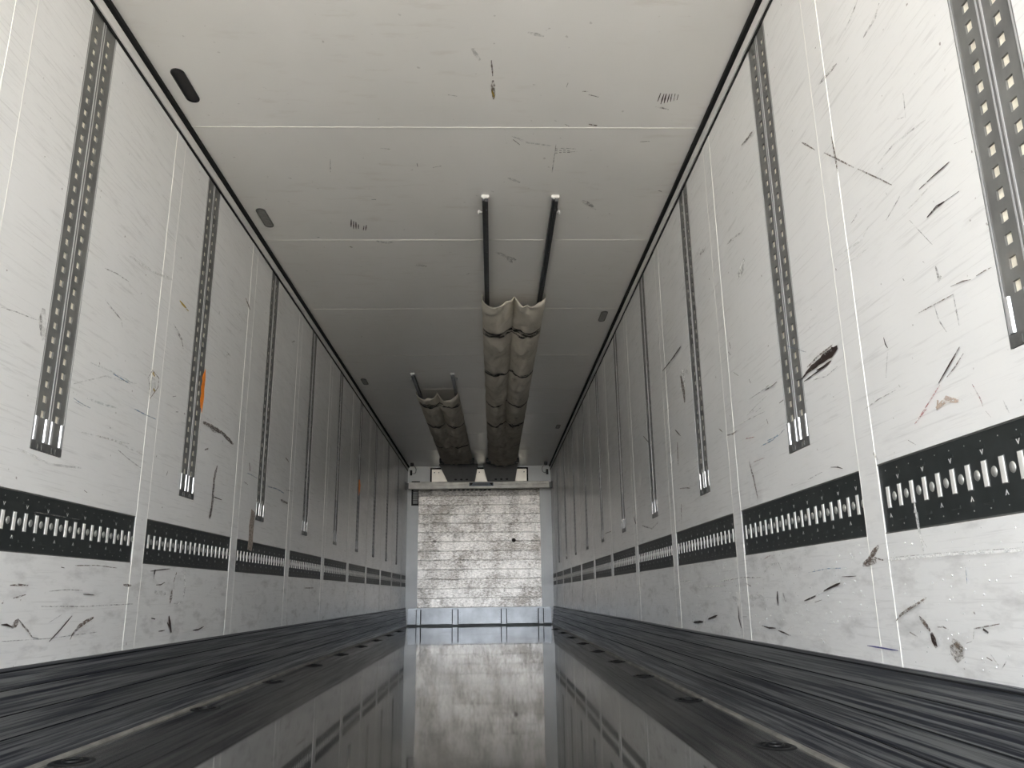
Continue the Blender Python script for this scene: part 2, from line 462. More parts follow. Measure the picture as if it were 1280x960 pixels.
MARKS_L = [
('F',0.0451,(2.429,1.392),(2.43,1.349),(2.454,1.294)),
('f',0.0134,(2.416,1.37),(2.433,1.301)),
('y',0.011,(3.468,1.816),(3.529,1.811),(3.58,1.806)),
('y',0.025,(3.266,1.414),(3.292,1.407)),
('y',0.0291,(3.289,1.353),(3.308,1.344)),
('b',0.0054,(3.226,1.378),(3.264,1.424),(3.334,1.408),(3.336,1.369),(3.269,1.303),(3.235,1.377)),
('F',0.0618,(3.279,1.396),(3.28,1.326)),
('f',0.0028,(2.217,1.318),(2.294,1.331),(2.4,1.343)),
('f',0.0042,(2.769,1.678),(2.862,1.695),(2.964,1.704)),
('U',0.0065,(2.754,1.308),(2.892,1.318),(3.074,1.323)),
('u',0.0043,(2.925,1.315),(3.076,1.314)),
('u',0.004,(2.669,1.158),(2.725,1.151),(2.794,1.15)),
('u',0.0034,(2.682,1.147),(2.744,1.144)),
('U',0.0091,(2.763,1.178),(2.863,1.184),(2.982,1.194)),
('u',0.0049,(3.134,1.227),(3.233,1.226),(3.345,1.23)),
('f',0.0044,(3.033,1.043),(3.135,1.023),(3.25,1.006)),
('b',0.0203,(3.891,1.334),(4.042,1.34),(4.194,1.337),(4.375,1.315)),
('f',0.0276,(3.996,1.331),(4.142,1.336)),
('b',0.0276,(4.148,1.158),(4.119,1.078),(4.12,0.976),(4.108,0.881)),
('b',0.0445,(4.108,0.929),(4.096,0.88)),
('d',0.0056,(4.128,0.993),(4.266,0.992)),
('d',0.0044,(2.821,0.86),(2.845,0.854)),
('d',0.0052,(3.495,1.366),(3.53,1.378)),
('d',0.0051,(3.547,1.308),(3.574,1.314)),
('b',0.0206,(3.946,1.206),(4.0,1.22)),
('b',0.0107,(3.523,1.037),(3.512,1.011)),
('b',0.0295,(4.688,1.263),(4.716,1.214)),
('b',0.007,(2.461,0.532),(2.505,0.534),(2.561,0.533)),
('b',0.0051,(2.486,0.495),(2.518,0.5),(2.551,0.506)),
('d',0.0043,(2.905,0.507),(2.945,0.507),(2.986,0.504)),
('d',0.0066,(2.446,0.421),(2.473,0.42),(2.504,0.412)),
('b',0.0207,(2.5,0.41),(2.518,0.421),(2.531,0.434)),
('b',0.0068,(2.531,0.434),(2.561,0.414),(2.587,0.4),(2.619,0.377)),
('d',0.0031,(2.619,0.377),(2.656,0.372)),
('d',0.0056,(2.72,0.359),(2.78,0.394),(2.846,0.436)),
('b',0.0144,(2.858,0.37),(2.904,0.4),(2.951,0.414),(3.0,0.426)),
('b',0.0098,(2.85,0.357),(2.866,0.377)),
('d',0.0041,(3.446,0.601),(3.551,0.61),(3.655,0.617)),
('d',0.0244,(3.492,0.609),(3.489,0.589)),
('b',0.0114,(3.489,0.589),(3.486,0.569)),
('b',0.0167,(3.732,0.605),(3.706,0.559)),
('b',0.0273,(3.696,0.528),(3.694,0.497),(3.684,0.466)),
('d',0.0245,(3.688,0.415),(3.705,0.38),(3.733,0.342)),
('b',0.016,(3.676,0.388),(3.719,0.359)),
('d',0.0098,(3.502,0.41),(3.543,0.405)),
('d',0.0065,(3.997,0.341),(4.071,0.341),(4.146,0.354)),
('d',0.0051,(3.59,0.354),(3.658,0.355)),
('f',0.004,(2.645,0.47),(2.898,0.466),(3.31,0.47)),
('d',0.0065,(2.734,0.594),(2.755,0.592)),
('b',0.0031,(2.82,0.602),(2.978,0.608),(3.137,0.604)),
('d',0.005,(3.516,0.546),(3.567,0.547),(3.607,0.558)),
('b',0.0122,(3.207,0.543),(3.278,0.54)),
('w',0.0198,(3.828,0.608),(3.846,0.536),(3.838,0.489)),  # light catching a wall dent, painted as a white band
('w',0.0061,(3.729,0.469),(3.786,0.465),(3.84,0.482)),  # lit lower edge of that dent, painted white
('F',0.0203,(3.507,0.517),(3.628,0.51)),
('f',0.0031,(2.68,0.516),(2.778,0.522),(2.896,0.52)),
('f',0.0032,(2.704,0.419),(2.777,0.442)),
('f',0.0025,(2.458,0.374),(2.717,0.369),(3.037,0.375)),
('u',0.0074,(5.108,1.176),(5.319,1.188),(5.532,1.182)),
('u',0.0052,(4.657,1.196),(4.753,1.196),(4.871,1.194)),
('b',0.0149,(5.438,1.127),(5.634,1.127)),
('b',0.0068,(4.609,1.138),(4.689,1.13)),
('b',0.0081,(6.287,0.555),(6.595,0.558)),
('f',0.0069,(5.525,1.209),(5.749,1.226)),
('f',0.015,(3.424,1.687),(3.53,1.646),(3.558,1.612)),
('f',0.0075,(3.577,2.201),(3.61,2.2)),
('b',0.0123,(3.978,1.951),(3.982,1.935)),
('F',0.02,(4.151,1.78),(4.206,1.774)),
('b',0.0134,(4.384,2.185),(4.489,2.144)),
('F',0.0134,(4.142,1.759),(4.204,1.783)),
('b',0.0117,(5.494,1.428),(5.587,1.415)),
('b',0.0077,(5.476,2.263),(5.563,2.303)),
('f',0.0059,(2.798,1.563),(2.937,1.534),(2.957,1.508)),
('F',0.0078,(2.395,0.933),(2.579,0.914),(2.78,0.932)),
('F',0.006,(2.657,1.203),(2.867,1.289),(3.131,1.329)),
('F',0.0064,(2.75,1.054),(2.986,1.071),(3.275,1.059)),
('F',0.0115,(2.939,1.802),(3.162,1.829),(3.368,1.877)),
('f',0.0028,(2.527,0.755),(2.825,0.757)),
('F',0.0065,(2.863,1.062),(3.12,1.081)),
]
MARKS_C = [
('d',0.006,(0.967,3.141),(0.968,3.075)),
('d',0.006,(0.985,3.159),(0.984,3.081)),
('d',0.0068,(0.999,3.153),(0.994,3.081)),
('d',0.0059,(1.012,3.147),(1.009,3.081)),
('d',0.0058,(1.026,3.141),(1.02,3.081)),
('d',0.0058,(1.039,3.134),(1.034,3.081)),
('d',0.0059,(1.052,3.128),(1.05,3.087)),
('f',0.0112,(0.963,3.178),(1.032,3.202)),
('d',0.0089,(0.53,3.538),(0.542,3.538)),
('d',0.009,(0.532,3.557),(0.544,3.557)),
('d',0.0091,(0.533,3.576),(0.545,3.576)),
('d',0.009,(0.552,3.553),(0.564,3.553)),
('d',0.009,(0.553,3.572),(0.565,3.572)),
('d',0.009,(0.571,3.549),(0.584,3.549)),
('d',0.009,(0.573,3.568),(0.585,3.568)),
('d',0.0089,(0.592,3.557),(0.605,3.557)),
('d',0.0091,(0.594,3.57),(0.606,3.57)),
('f',0.0089,(0.602,3.568),(0.645,3.56)),
('f',0.0074,(0.546,3.531),(0.635,3.538)),
('B',0.018,(0.216,2.99),(0.219,3.057),(0.219,3.128)),
('b',0.0071,(0.209,2.856),(0.215,2.962)),
('y',0.0087,(0.212,3.057),(0.223,3.116)),
('d',0.0032,(0.541,3.038),(0.545,3.004)),
('b',0.0108,(0.646,3.089),(0.692,3.107)),
('b',0.0116,(0.615,3.066),(0.64,3.066)),
('b',0.0249,(0.674,3.32),(0.714,3.334)),
('b',0.0069,(0.559,3.321),(0.584,3.341)),
('b',0.005,(0.315,3.452),(0.352,3.502)),
('F',0.0214,(0.299,3.824),(0.365,3.875)),
('F',0.0132,(0.31,3.424),(0.391,3.481),(0.512,3.509)),
('d',0.0069,(-0.64,4.416),(-0.622,4.31)),
('d',0.0059,(-0.629,4.438),(-0.611,4.331)),
('d',0.0069,(-0.614,4.438),(-0.599,4.342)),
('d',0.0069,(-0.6,4.438),(-0.589,4.374)),
('d',0.0064,(-0.574,4.46),(-0.559,4.395)),
('d',0.0063,(-0.56,4.46),(-0.543,4.384)),
('b',0.0348,(-0.696,4.69),(-0.678,4.702)),
('d',0.0051,(-0.176,3.678),(-0.175,3.71)),
('f',0.0089,(-0.097,3.718),(-0.05,3.702)),
('F',0.0398,(-0.3,4.984),(-0.227,5.011)),
('w',0.0356,(-0.517,4.608),(-0.47,4.631),(-0.408,4.62)),  # glints of drops at the roof joint, painted white
('w',0.0187,(-0.877,4.56),(-0.855,4.549)),  # another drop glint painted white
('w',0.0187,(-0.468,4.065),(-0.441,4.064)),
('f',0.0039,(-0.611,3.625),(-0.638,3.768)),
('b',0.0088,(0.946,3.471),(0.993,3.464)),
('F',0.028,(0.722,4.073),(0.8,4.15)),
('F',0.0278,(0.314,4.868),(0.348,4.947)),
('d',0.0092,(1.139,3.962),(1.159,3.971)),
('F',0.0224,(0.13,2.782),(0.162,2.857)),
('F',0.0179,(0.355,2.684),(0.42,2.707)),
('f',0.004,(0.531,3.765),(0.531,3.494)),
('f',0.0117,(0.016,3.094),(0.058,3.105)),
('F',0.0298,(0.24,4.779),(0.374,4.907)),
('b',0.0095,(0.035,5.152),(0.058,5.124)),
('b',0.004,(0.58,4.064),(0.6,4.25)),
('b',0.0088,(0.143,4.209),(0.157,4.199)),
('f',0.0112,(-0.343,3.534),(-0.296,3.542)),
('F',0.0176,(0.736,4.073),(0.819,4.189)),
]
MARKS_M = [
('b',0.0526,(-0.778,1.384),(-0.724,1.357)),
('d',0.066,(0.547,1.382),(0.614,1.368)),
]

MKEYS = ['d', 'b', 'B', 'f', 'F', 'u', 'U', 'n', 'r', 'y', 't', 'w']
def add_marks(mb, marks, to3d, first_mi):
    """flat rub marks, painted dent shading and glints lying on a surface: ragged ribbons in the surface's own 2-D coordinates"""
    for i, mk in enumerate(marks):
        k, wd, pts = mk[0], mk[1], mk[2:]
        mi = first_mi + MKEYS.index(k)
        rnd = random.Random(i*17+3)
        P = []
        if len(pts) == 1: pts = (pts[0], (pts[0][0]+.004, pts[0][1]+.004))
        for a, b in zip(pts, pts[1:]):
            n = max(1, int(math.dist(a, b)/.03))
            P += [(a[0]+(b[0]-a[0])*t/n, a[1]+(b[1]-a[1])*t/n) for t in range(n)]
        P.append(pts[-1])
        L = []; Rr = []
        for j, p in enumerate(P):
            a = P[max(0, j-1)]; b = P[min(len(P)-1, j+1)]
            d = Vector((b[0]-a[0], b[1]-a[1])); d = d.normalized() if d.length else Vector((1, 0)); nn = Vector((-d.y, d.x))
            taper = .45 if j in (0, len(P)-1) else 1
            w1 = wd*.5*taper*rnd.uniform(.7, 1.25); w2 = wd*.5*taper*rnd.uniform(.7, 1.25)
            L.append(to3d(p[0]+nn.x*w1, p[1]+nn.y*w1, i)); Rr.append(to3d(p[0]-nn.x*w2, p[1]-nn.y*w2, i))
        b0 = len(mb.v); mb.v += L + Rr; n = len(L)
        for j in range(n-1):
            mb.f.append((b0+j, b0+j+1, b0+n+j+1, b0+n+j)); mb.mi.append(mi)
MK_MATS = [M['mk_'+k] for k in MKEYS]

# ================================================================== THE BOX BODY
def build_wall(side):
    s = SGN[side]; X = s*HW; mb = MB()
    strips = STRIPS[side]; holes = []
    for c in RAILS[side]: holes.append((c-RAIL_HW, c+RAIL_HW, RAIL_Z0, TRIM_Z))
    for a, b in zip(strips, strips[1:] + [YB+.052]):
        holes.append((a+.052, min(b-.052, YB), TR_Z0, TR_Z1))
    ys = sorted({REAR, YB} | {h[0] for h in holes} | {h[1] for h in holes}); zs = sorted({0.0, RAIL_Z0, TR_Z0, TR_Z1, TRIM_Z, H})
    for y0, y1 in zip(ys, ys[1:]):
        if y1-y0 < 1e-5: continue
        for z0, z1 in zip(zs, zs[1:]):
            cy, cz = (y0+y1)/2, (z0+z1)/2
            if any(h[0] < cy < h[1] and h[2] < cz < h[3] for h in holes): continue
            mb.quad([(X, y0, z0), (X, y1, z0), (X, y1, z1), (X, y0, z1)])
    D = X + s*.03
    for h in holes:                      # returns of every recess
        y0, y1, z0, z1 = h
        mb.quad([(X, y0, z0), (D, y0, z0), (D, y0, z1), (X, y0, z1)]); mb.quad([(X, y1, z0), (D, y1, z0), (D, y1, z1), (X, y1, z1)])
        mb.quad([(X, y0, z0), (X, y1, z0), (D, y1, z0), (D, y0, z0)]); mb.quad([(X, y0, z1), (X, y1, z1), (D, y1, z1), (D, y0, z1)])
    mb.box(min(D, D+s*.05), max(D, D+s*.05), REAR, YB+.1, -.12, H+.1)
    mb.quad([(X, REAR, 0), (D, REAR, 0), (D, REAR, H), (X, REAR, H)])
    marks = MARKS_R if side == 'right' else MARKS_L
    add_marks(mb, marks, lambda y, z, i: (X - s*(.0024 + .00003*i), y, z), 1)
    o = mb.build('wall_'+side, [M['wall']] + MK_MATS); o['kind'] = 'structure'
    # cover strips over the panel joints, with a sealant bead down both edges
    for i, c in enumerate(strips):
        t = MB(); a, b = sorted((X, X - s*.0009))
        t.box(a, b, c-.05, c+.05, KICK_Z, TRIM_Z)
        for e in (-1, 1):
            rnd = random.Random(i*5+e); path = []
            z = KICK_Z
            while z < TRIM_Z:
                path.append((X - s*.0003, c+e*.051 + rnd.uniform(-.0012, .0012), z)); z += .12
            path.append((X - s*.0003, c+e*.051, TRIM_Z)); t.tube(path, .0014, 6, 1)
        q = t.build('trim_%d' % ((i+1) if side == 'left' else (i+21)), [M['wall'], M['bead']]); q['kind'] = 'structure'
    # cove profile along the ceiling: thin gasket, white plastic, thick gasket
    t = MB()
    a, b = sorted((X, X-s*.004)); t.box(a, b, REAR, YB, 2.570, 2.584, 1)
    a, b = sorted((X, X-s*.010)); t.box(a, b, REAR, YB, 2.584, 2.628, 0)
    a, b = sorted((X, X-s*.026)); t.box(a, b, REAR, YB, 2.632, 2.65, 1)
    q = t.build('trim_%d' % (40 if side == 'left' else 41), [M['trimw'], M['gasket']]); q['kind'] = 'structure'
    # scuffed kick plate curving down to the floor
    t = MB(); prof = [(0, .297), (.008, .296), (.010, .235), (.014, .232), (.013, .165), (.017, .161), (.016, .10), (.021, .096), (.024, .05), (.032, .022), (.044, .008), (.052, .0)]
    rows = []
    n = 60
    for j in range(n+1):
        y = REAR + (YB-REAR)*j/n
        rows.append([(X - s*d, y, z) for d, z in prof])
    t.grid(rows, 0)
    for gz, gd in ((.2335, .0125), (.163, .0155), (.098, .0190), (.286, .0088)):
        a, b = sorted((X - s*(gd-.006), X - s*(gd+.0006))); t.box(a, b, REAR, YB, gz-.0022, gz+.0022, 2)
    bead = [(X - s*(.048 + .012*math.cos(k*math.pi/5) ), .010*math.sin(k*math.pi/5)) for k in range(6)]
    t.grid([[(x, REAR, z) for x, z in bead], [(x, YB, z) for x, z in bead]], 1)
    q = t.build('baseboard_'+side, [M['kick'], M['plate_seal'], M['gasket']]); q['kind'] = 'structure'
M['plate_seal'] = plain('grey_floor_seal', (.25, .24, .215), .5, 0, .3, 9)
build_wall('left'); build_wall('right')

mb = MB(); mb.box(-HW-.08, HW+.08, REAR, YB+.1, -.12, 0)
mb.build('floor', M['floor'])['kind'] = 'structure'
mb = MB(); mb.box(-HW-.08, HW+.08, REAR, YB+.1, H, H+.1)
for k in range(9):                      # bright bead in every roof joint
    y = 2.11 + 1.243*k
    mb.prism([(y-.0040, H), (y-.0016, H-.0020), (y+.0016, H-.0020), (y+.0040, H)], 0, -HW+.02, HW-.02, 1)
add_marks(mb, MARKS_C, lambda x, y, i: (x, y, H - .0006 - .00002*i), 2)
mb.build('ceiling', [M['ceil'], M['bead']] + MK_MATS)['kind'] = 'structure'
mb = MB(); mb.box(-HW-.08, HW+.08, YB, YB+.1, -.12, H+.1)
mb.build('wall_front', M['bulk'])['kind'] = 'structure'
mb = MB(); mb.box(-60, 60, -90, 40, -1.45, -1.25)
mb.build('ground', M['ground'])['kind'] = 'structure'

# ================================================================== PERFORATED DOUBLE RAILS IN THE WALLS
def rail_prototype():
    root = empty('lashing_rail', (0, 0, 0), '', 'rail')
    Y = [-.0925, -.086, -.080, -.054, -.032, -.010, -.005, .005, .010, .032, .054, .080, .086, .0925]
    Dp = [.0005, .0002, .0022, .0022, .0022, .0022, .0008, .0008, .0022, .0022, .0022, .0022, .0002, .0005]
    ztop = TRIM_Z - .001
    zc = [1.064+.05*k for k in range(30)]
    Z = [RAIL_Z0+.002, 1.045]
    for c in zc: Z += [c-.012, c+.012]
    Z.append(ztop)
    mb = MB()
    hole_cols = (3, 9)
    for i in range(len(Z)-1):
        is_hole_row = i >= 2 and i % 2 == 0 and i < len(Z)-2
        for j in range(len(Y)-1):
            if is_hole_row and j in hole_cols:
                y0, y1, z0, z1, d, e = Y[j], Y[j+1], Z[i], Z[i+1], .0022, .0072
                mb.quad([(d, y0, z0), (e, y0, z0), (e, y0, z1), (d, y0, z1)]); mb.quad([(d, y1, z0), (e, y1, z0), (e, y1, z1), (d, y1, z1)])
                mb.quad([(d, y0, z0), (d, y1, z0), (e, y1, z0), (e, y0, z0)]); mb.quad([(d, y0, z1), (d, y1, z1), (e, y1, z1), (e, y0, z1)])
                continue
            mb.quad([(Dp[j], Y[j], Z[i]), (Dp[j+1], Y[j+1], Z[i]), (Dp[j+1], Y[j+1], Z[i+1]), (Dp[j], Y[j], Z[i+1])])
    mb.build('channel', M['rail'], root)
    b = MB()
    for yc in (-.043, .043): b.box(.0072, .010, yc-.013, yc+.013, 1.04, 2.56)
    b.build('foam_backing', M['cream'], root)
    # bottom end: four bright guides and a dark notched end plate
    for yc in (-.078, -.016, .016, .078):
        g = MB(); g.prism([(-.003, yc-.006), (-.003, yc+.006), (.0035, yc+.009), (.0035, yc-.009)], 2, .975, 1.052)
        g.build('end_guide', M['shiny'], root, bevel=.0015)
    e = MB(); e.box(-.0015, .020, -.090, .090, .947, .972)
    for yc in (-.052, -.03, .03, .052): e.box(-.0035, -.0015, yc-.003, yc+.003, .949, .966)
    e.build('end_plate', M['plate_dark'], root)
    # thin bright lips down both long edges
    for sgn in (-1, -.075, .075, 1):
        l = MB(); l.box(-.0006, .002, sgn*.0865-.002, sgn*.0865+.002, .975, ztop-.002)
        l.build('edge_lip', M['lip'], root)
    return root
M['lip'] = plain('brushed_lip', (.50, .50, .50), .42, .35, .05, 30)
proto = rail_prototype(); first = True
RN = {('left', 0): 'with worn grey patch', ('left', 1): 'with orange tape on its face', ('left', 5): 'with small orange scrap'}
for side in ('right', 'left'):
    for k, c in enumerate(RAILS[side]):
        r = proto if first else copy_tree(proto); first = False
        s = SGN[side]
        r.location = (s*HW, c, 0); r.rotation_euler = (0, 0, 0 if s > 0 else math.pi)
        extra = RN.get((side, k), '')
        if side == 'right' and k == 0: extra = 'the largest in view'
        elif not extra: extra = 'counted from the rear'
        r['label'] = ('%s perforated steel double rail on the %s wall, %s' % (ORD[k], side, extra))
        r['group'] = 'perforated double rails down the %s wall' % side

# ================================================================== BLACK LASHING TRACKS BETWEEN THE STRIPS
def track_prototype():
    root = empty('lashing_track', (0, 0, 0), '', 'track')
    hl = .548; z0, z1 = TR_Z0+.001, TR_Z1-.001; zm = .720
    p = MB(); p.box(.003, .012, -hl, hl, z0, z1)
    p.box(.0005, .004, -hl, hl, z1-.003, z1, 2); p.box(.0005, .004, -hl, hl, z0, z0+.003, 2)
    for n in range(18):
        y = -.51+.06*n
        for dz in (-.072, .070): p.dome((.003, y, zm+dz), .0016, .0016, .0012, -1, 6, 1)
    for n in range(9):                    # stamped arrow heads pointing at the slots
        y = -.51+.12*n
        for sg in (1, -1):
            yy = y if sg > 0 else y+.06
            zt = zm+sg*.052; zb = zm+sg*.041
            for e in (-1, 1):
                p.quad([(.0022, yy+e*.0065, zt), (.0022, yy+e*.003, zt), (.0022, yy, zb+sg*.004), (.0022, yy, zb-sg*.001)], 3)
        for sg in (1, -1):
            p.box(.0018, .003, y-.012, y+.022, zm+sg*.058-.003, zm+sg*.058+.003, 0)
    p.build('track_plate', [M['black'], M['dome'], M['plate_dark'], M['strip']], root)
    bar = MB(); bar.prism([(.003, -.0085), (.0012, -.008), (.0004, -.005), (.0004, .005), (.0012, .008), (.003, .0085)], 2, zm-.027, zm+.027, 0)
    fr = MB(); fr.box(.002, .0032, -.0105, .0105, zm-.029, zm+.029)
    dm = MB(); dm.dome((.003, 0, zm), .010, .012, .0035, -1, 14)
    b0 = bar.build('slot_bar', M['bright'], root); f0 = fr.build('slot_rim', M['plate_dark'], b0); d0 = dm.build('dimple', M['dome'], root, smooth=True)
    for n in range(18):
        y = -.51+.06*n
        if n == 0: b, d = b0, d0
        else:
            b = b0.copy(); COL.objects.link(b); b.parent = root
            f = f0.copy(); COL.objects.link(f); f.parent = b
            d = d0.copy(); COL.objects.link(d); d.parent = root
        b.location = (0, y, 0); d.location = (0, y-.03, 0)
    return root
tp = track_prototype(); first = True
for side in ('right', 'left'):
    st = STRIPS[side]; s = SGN[side]
    for k, a in enumerate(st):
        b = st[k+1] if k+1 < len(st) else YB+.052
        L = min(b-.052, YB) - (a+.052); c = (a+.052) + L/2
        if L < .3 or (side == 'left' and k == 0): continue
        r = tp if first else copy_tree(tp); first = False
        r.location = (s*HW, c, 0); r.rotation_euler = (0, 0, 0 if s > 0 else math.pi)
        if L < 1.0: r.scale = (1, L/1.1, 1)
        idx = k if side == 'right' else k-1
        r['label'] = '%s black slotted lashing track low on the %s wall, counted from the open rear' % (ORD[idx], side)
        if k == 0 and side == 'right': r['label'] = 'largest black slotted lashing track, low on right wall, running out of the picture'
        r['group'] = 'black lashing tracks low on the %s wall' % side

# ================================================================== CEILING LAMPS
def ceiling_lamp(x, y, w, l, lit, label, rot=0):
    r = empty('ceiling_lamp', (x, y, H), label, 'lamp', 'oblong fittings recessed in the ceiling', rot)
    rim = MB(); o = stadium(w, l) if lit is None else stadium(w, l, 8)
    i_ = stadium(w*.78, l*.93)
    rim.grid([[(p[0], p[1], 0) for p in o], [(p[0], p[1], -.006) for p in o], [(p[0], p[1], -.007) for p in i_], [(p[0], p[1], -.003) for p in i_]], 0, True)
    rim.build('rim', M['blackpl'] if lit is None else M['plate_dark'], r)
    ln = MB(); ln.quad([(p[0], p[1], -.003) for p in i_])
    if lit is not None:
        for k in range(9):
            yy = (k-4)*l*.09; ln.box(-w*.33, w*.33, yy-.004, yy+.004, -.0055, -.003)
    ln.build('lens' if lit is not None else 'cover', M['lens'] if lit is not None else M['blackpl'], r)
ceiling_lamp(-1.124, 3.037, .058, .235, None, 'solid black oblong fitting in the ceiling near the left wall, nearest the camera')
ceiling_lamp(-1.123, 4.290, .055, .235, 1, 'grey ribbed oblong ceiling lamp behind the solid black one, left side')
ceiling_lamp(-1.110, 8.000, .055, .235, 1, 'grey oblong ceiling lamp on the left side, far beyond the other two there')
ceiling_lamp(1.110, 6.020, .055, .235, 1, 'grey ribbed oblong ceiling lamp near the right wall, the nearer of two')
ceiling_lamp(1.100, 10.36, .055, .235, 1, 'small far grey ceiling lamp near the right wall, the farther of two')

# ================================================================== CANVAS AIR DUCTS
def air_duct(label, xl0, xr0, xl1, xr1, y0, y1, railx, rail_y0, straps, cen, seed, D0):
    root = empty('air_duct', ((xl0+xr0)/2, y0, H), label, 'duct', 'canvas air ducts under the ceiling')
    ox, oy, oz = root.location
    def shape(u, y, off=0.0):
        t = (y-y0)/(y1-y0)
        x = (xl0+(xl1-xl0)*t)*(1-u) + (xr0+(xr1-xr0)*t)*u
        c = cen(y)
        lob = abs(math.sin(2*math.pi*u))**.8; one = math.sin(math.pi*u)**.55
        prof = lob*c + one*(1-c)
        prof *= 1 + .18*math.sin(u*3.1+seed+y*1.3)
        nearest = min([abs(y-q) for q in straps] or [9]); tight = math.exp(-(nearest/.16)**2)
        D = D0*(1+.35*math.sin(math.pi*min(1, max(0, nearest/.6)))*.8) * (1-.22*tight)
        z = H - .035 - D*prof
        # folds fanning out of the middle stitch and the strap ends
        dx, dy = (u-.5)*(xr0-xl0), y-y0
        rr = math.hypot(dx, dy); a = math.atan2(dx, dy+.02)
        env = math.exp(-rr*1.6)
        z += .022*env*math.sin(a*9+math.sin(a*3+seed))*min(1, rr*6)
        z += .017*(1-abs(noise.noise(Vector((x*9+y*3, y*2.2-x*5, seed+9))))*3)*math.sin(math.pi*u)
        z += .012*(1-abs(noise.noise(Vector((x*6-y*4, y*3.5+x*8, seed+4))))*3)*math.sin(math.pi*u)
        z += .009*(noise.noise(Vector((x*7+seed, y*3, seed))))*prof + .004*noise.noise(Vector((x*24, y*14+seed, 3)))
        x += .006*noise.noise(Vector((seed, y*4, u*2)))
        # hem dips towards the camera between its fixings
        return Vector((x-ox, y-oy, z-oz-off))
    NU, NV = 44, int((y1-y0)*26)
    mb = MB(); rows = []
    for j in range(NV+1):
        y = y0+(y1-y0)*j/NV; row = []
        a = shape(0, y); b = shape(1, y)
        row.append((a.x, a.y, -.002)); row.append((a.x-.004, a.y, -.02))
        for i in range(NU+1): row.append(tuple(shape(i/NU, y)))
        row.append((b.x+.004, b.y, -.02)); row.append((b.x, b.y, -.002)); rows.append(row)
    mb.grid(rows)
    sl = mb.build('canvas_sleeve', M['canvas'], root, smooth=True)
    md = sl.modifiers.new('cloth', 'SOLIDIFY'); md.thickness = .003; md.offset = 1
    # stitched hem at the mouth
    h = MB(); h.tube([tuple(shape(i/NU, y0+.004)) for i in range(NU+1)], .0035, 6)
    h.build('hem', M['canvas'], root, smooth=True)
    bt = MB(); c0 = shape(.5, y0+.05); bt.dome((0, 0, 0), .011, .011, .004, 1, 10)
    bt.v = [(c0.x+v[1], c0.y+v[2], c0.z-.004-v[0]) for v in bt.v]
    bt.build('centre_stud', M['dome'], root, smooth=True)
    for q in straps:
        sb = MB()
        for dy, wd in (((-.075, .016), (-.035, .016), (.005, .018), (.05, .014)) if q == straps[0] else ((-.03, .014), (.01, .02))):
            rws = []
            for jj in range(3):
                yy = q+dy+wd*(jj-1)
                rws.append([tuple(shape(i/30, yy + .012*math.sin(i/30*9+dy*60), .0065)) for i in range(31)])
            sb.grid(rws)
        so = sb.build('strap', M['strap'], root, smooth=True)
        sm = so.modifiers.new('t', 'SOLIDIFY'); sm.thickness = .002
    for (xa, xb) in railx:
        rl = MB(); n = 1
        ya, yb = rail_y0, y1
        A = (xa-ox, ya-oy); B = (xb-ox, yb-oy)
        for wd0, wd1, z0, z1 in ((-.0165, -.0045, -.030, -.001), (-.0015, .0165, -.034, -.001), (-.0165, .0165, -.010, -.001)):
            v = [(A[0]+wd0, A[1], z0), (A[0]+wd1, A[1], z0), (A[0]+wd1, A[1], z1), (A[0]+wd0, A[1], z1)]
            v2 = [(B[0]+wd0, B[1], z0), (B[0]+wd1, B[1], z0), (B[0]+wd1, B[1], z1), (B[0]+wd0, B[1], z1)]
            rl.grid([v, v2], 0, True); rl.quad(v); rl.quad(v2[::-1])
        yy = .10
        while yy < (y0-rail_y0):
            t = yy/(yb-ya)
            xx = A[0]+(B[0]-A[0])*t+.007; rl.box(xx-.003, xx+.003, A[1]+yy-.004, A[1]+yy+.004, -.036, -.034, 1); yy += .58
        ro = rl.build('guide_rail', [M['railblk'], M['shiny']], root)
        cp = MB(); cp.box(A[0]-.022, A[0]+.022, A[1]-.012, A[1]+.006, -.016, 0); cp.box(A[0]-.012, A[0]-.004, A[1]-.016, A[1]-.012, -.026, 0)
        cp.build('end_bracket', M['trimw'], ro)
        sd = -1 if xa < (xl0+xr0)/2 else 1
        hk = MB(); hx = A[0]+sd*.035
        hk.tube([(A[0]+sd*.016, A[1]+.18, -.008), (hx, A[1]+.18, -.010), (hx+sd*.006, A[1]+.175, -.02)], .005, 8)
        hk.tube([(hx, A[1]+.18, -.012), (hx, A[1]+.18, 0)], .009, 10)
        hk.build('hook_screw', M['trimw'], ro)
    for x in (xl1, xr1):                   # black clamps where the sleeve meets the cooling unit
        cl = MB(); cl.box(x-.035-ox, x+.035-ox, y1-.15-oy, y1-.02-oy, -.085, -.002)
        cl.build('end_clamp', M['blackpl'], root, bevel=.01)
    return root
air_duct('long beige canvas air duct hanging under the ceiling, right of the shorter one', .143, .612, .165, .625, 5.53, 12.95,
         ((.174, .19), (.568, .60)), 4.027, (6.25, 7.48, 8.75, 9.86), lambda y: 1.0 if y < 9.9 else max(0, 1-(y-9.9)/1.2), 1.7, .078)
air_duct('short soiled canvas air duct hanging under the ceiling, left of the long one', -.612, -.158, -.60, -.105, 8.42, 12.95,
         ((-.582, -.57), (-.183, -.16)), 7.70, (8.82, 9.92, 11.4), lambda y: 1.0 if y < 9.9 else max(.2, 1-(y-9.9)/1.4), 5.1, .072)

# ================================================================== FRONT BULKHEAD
yb = YB
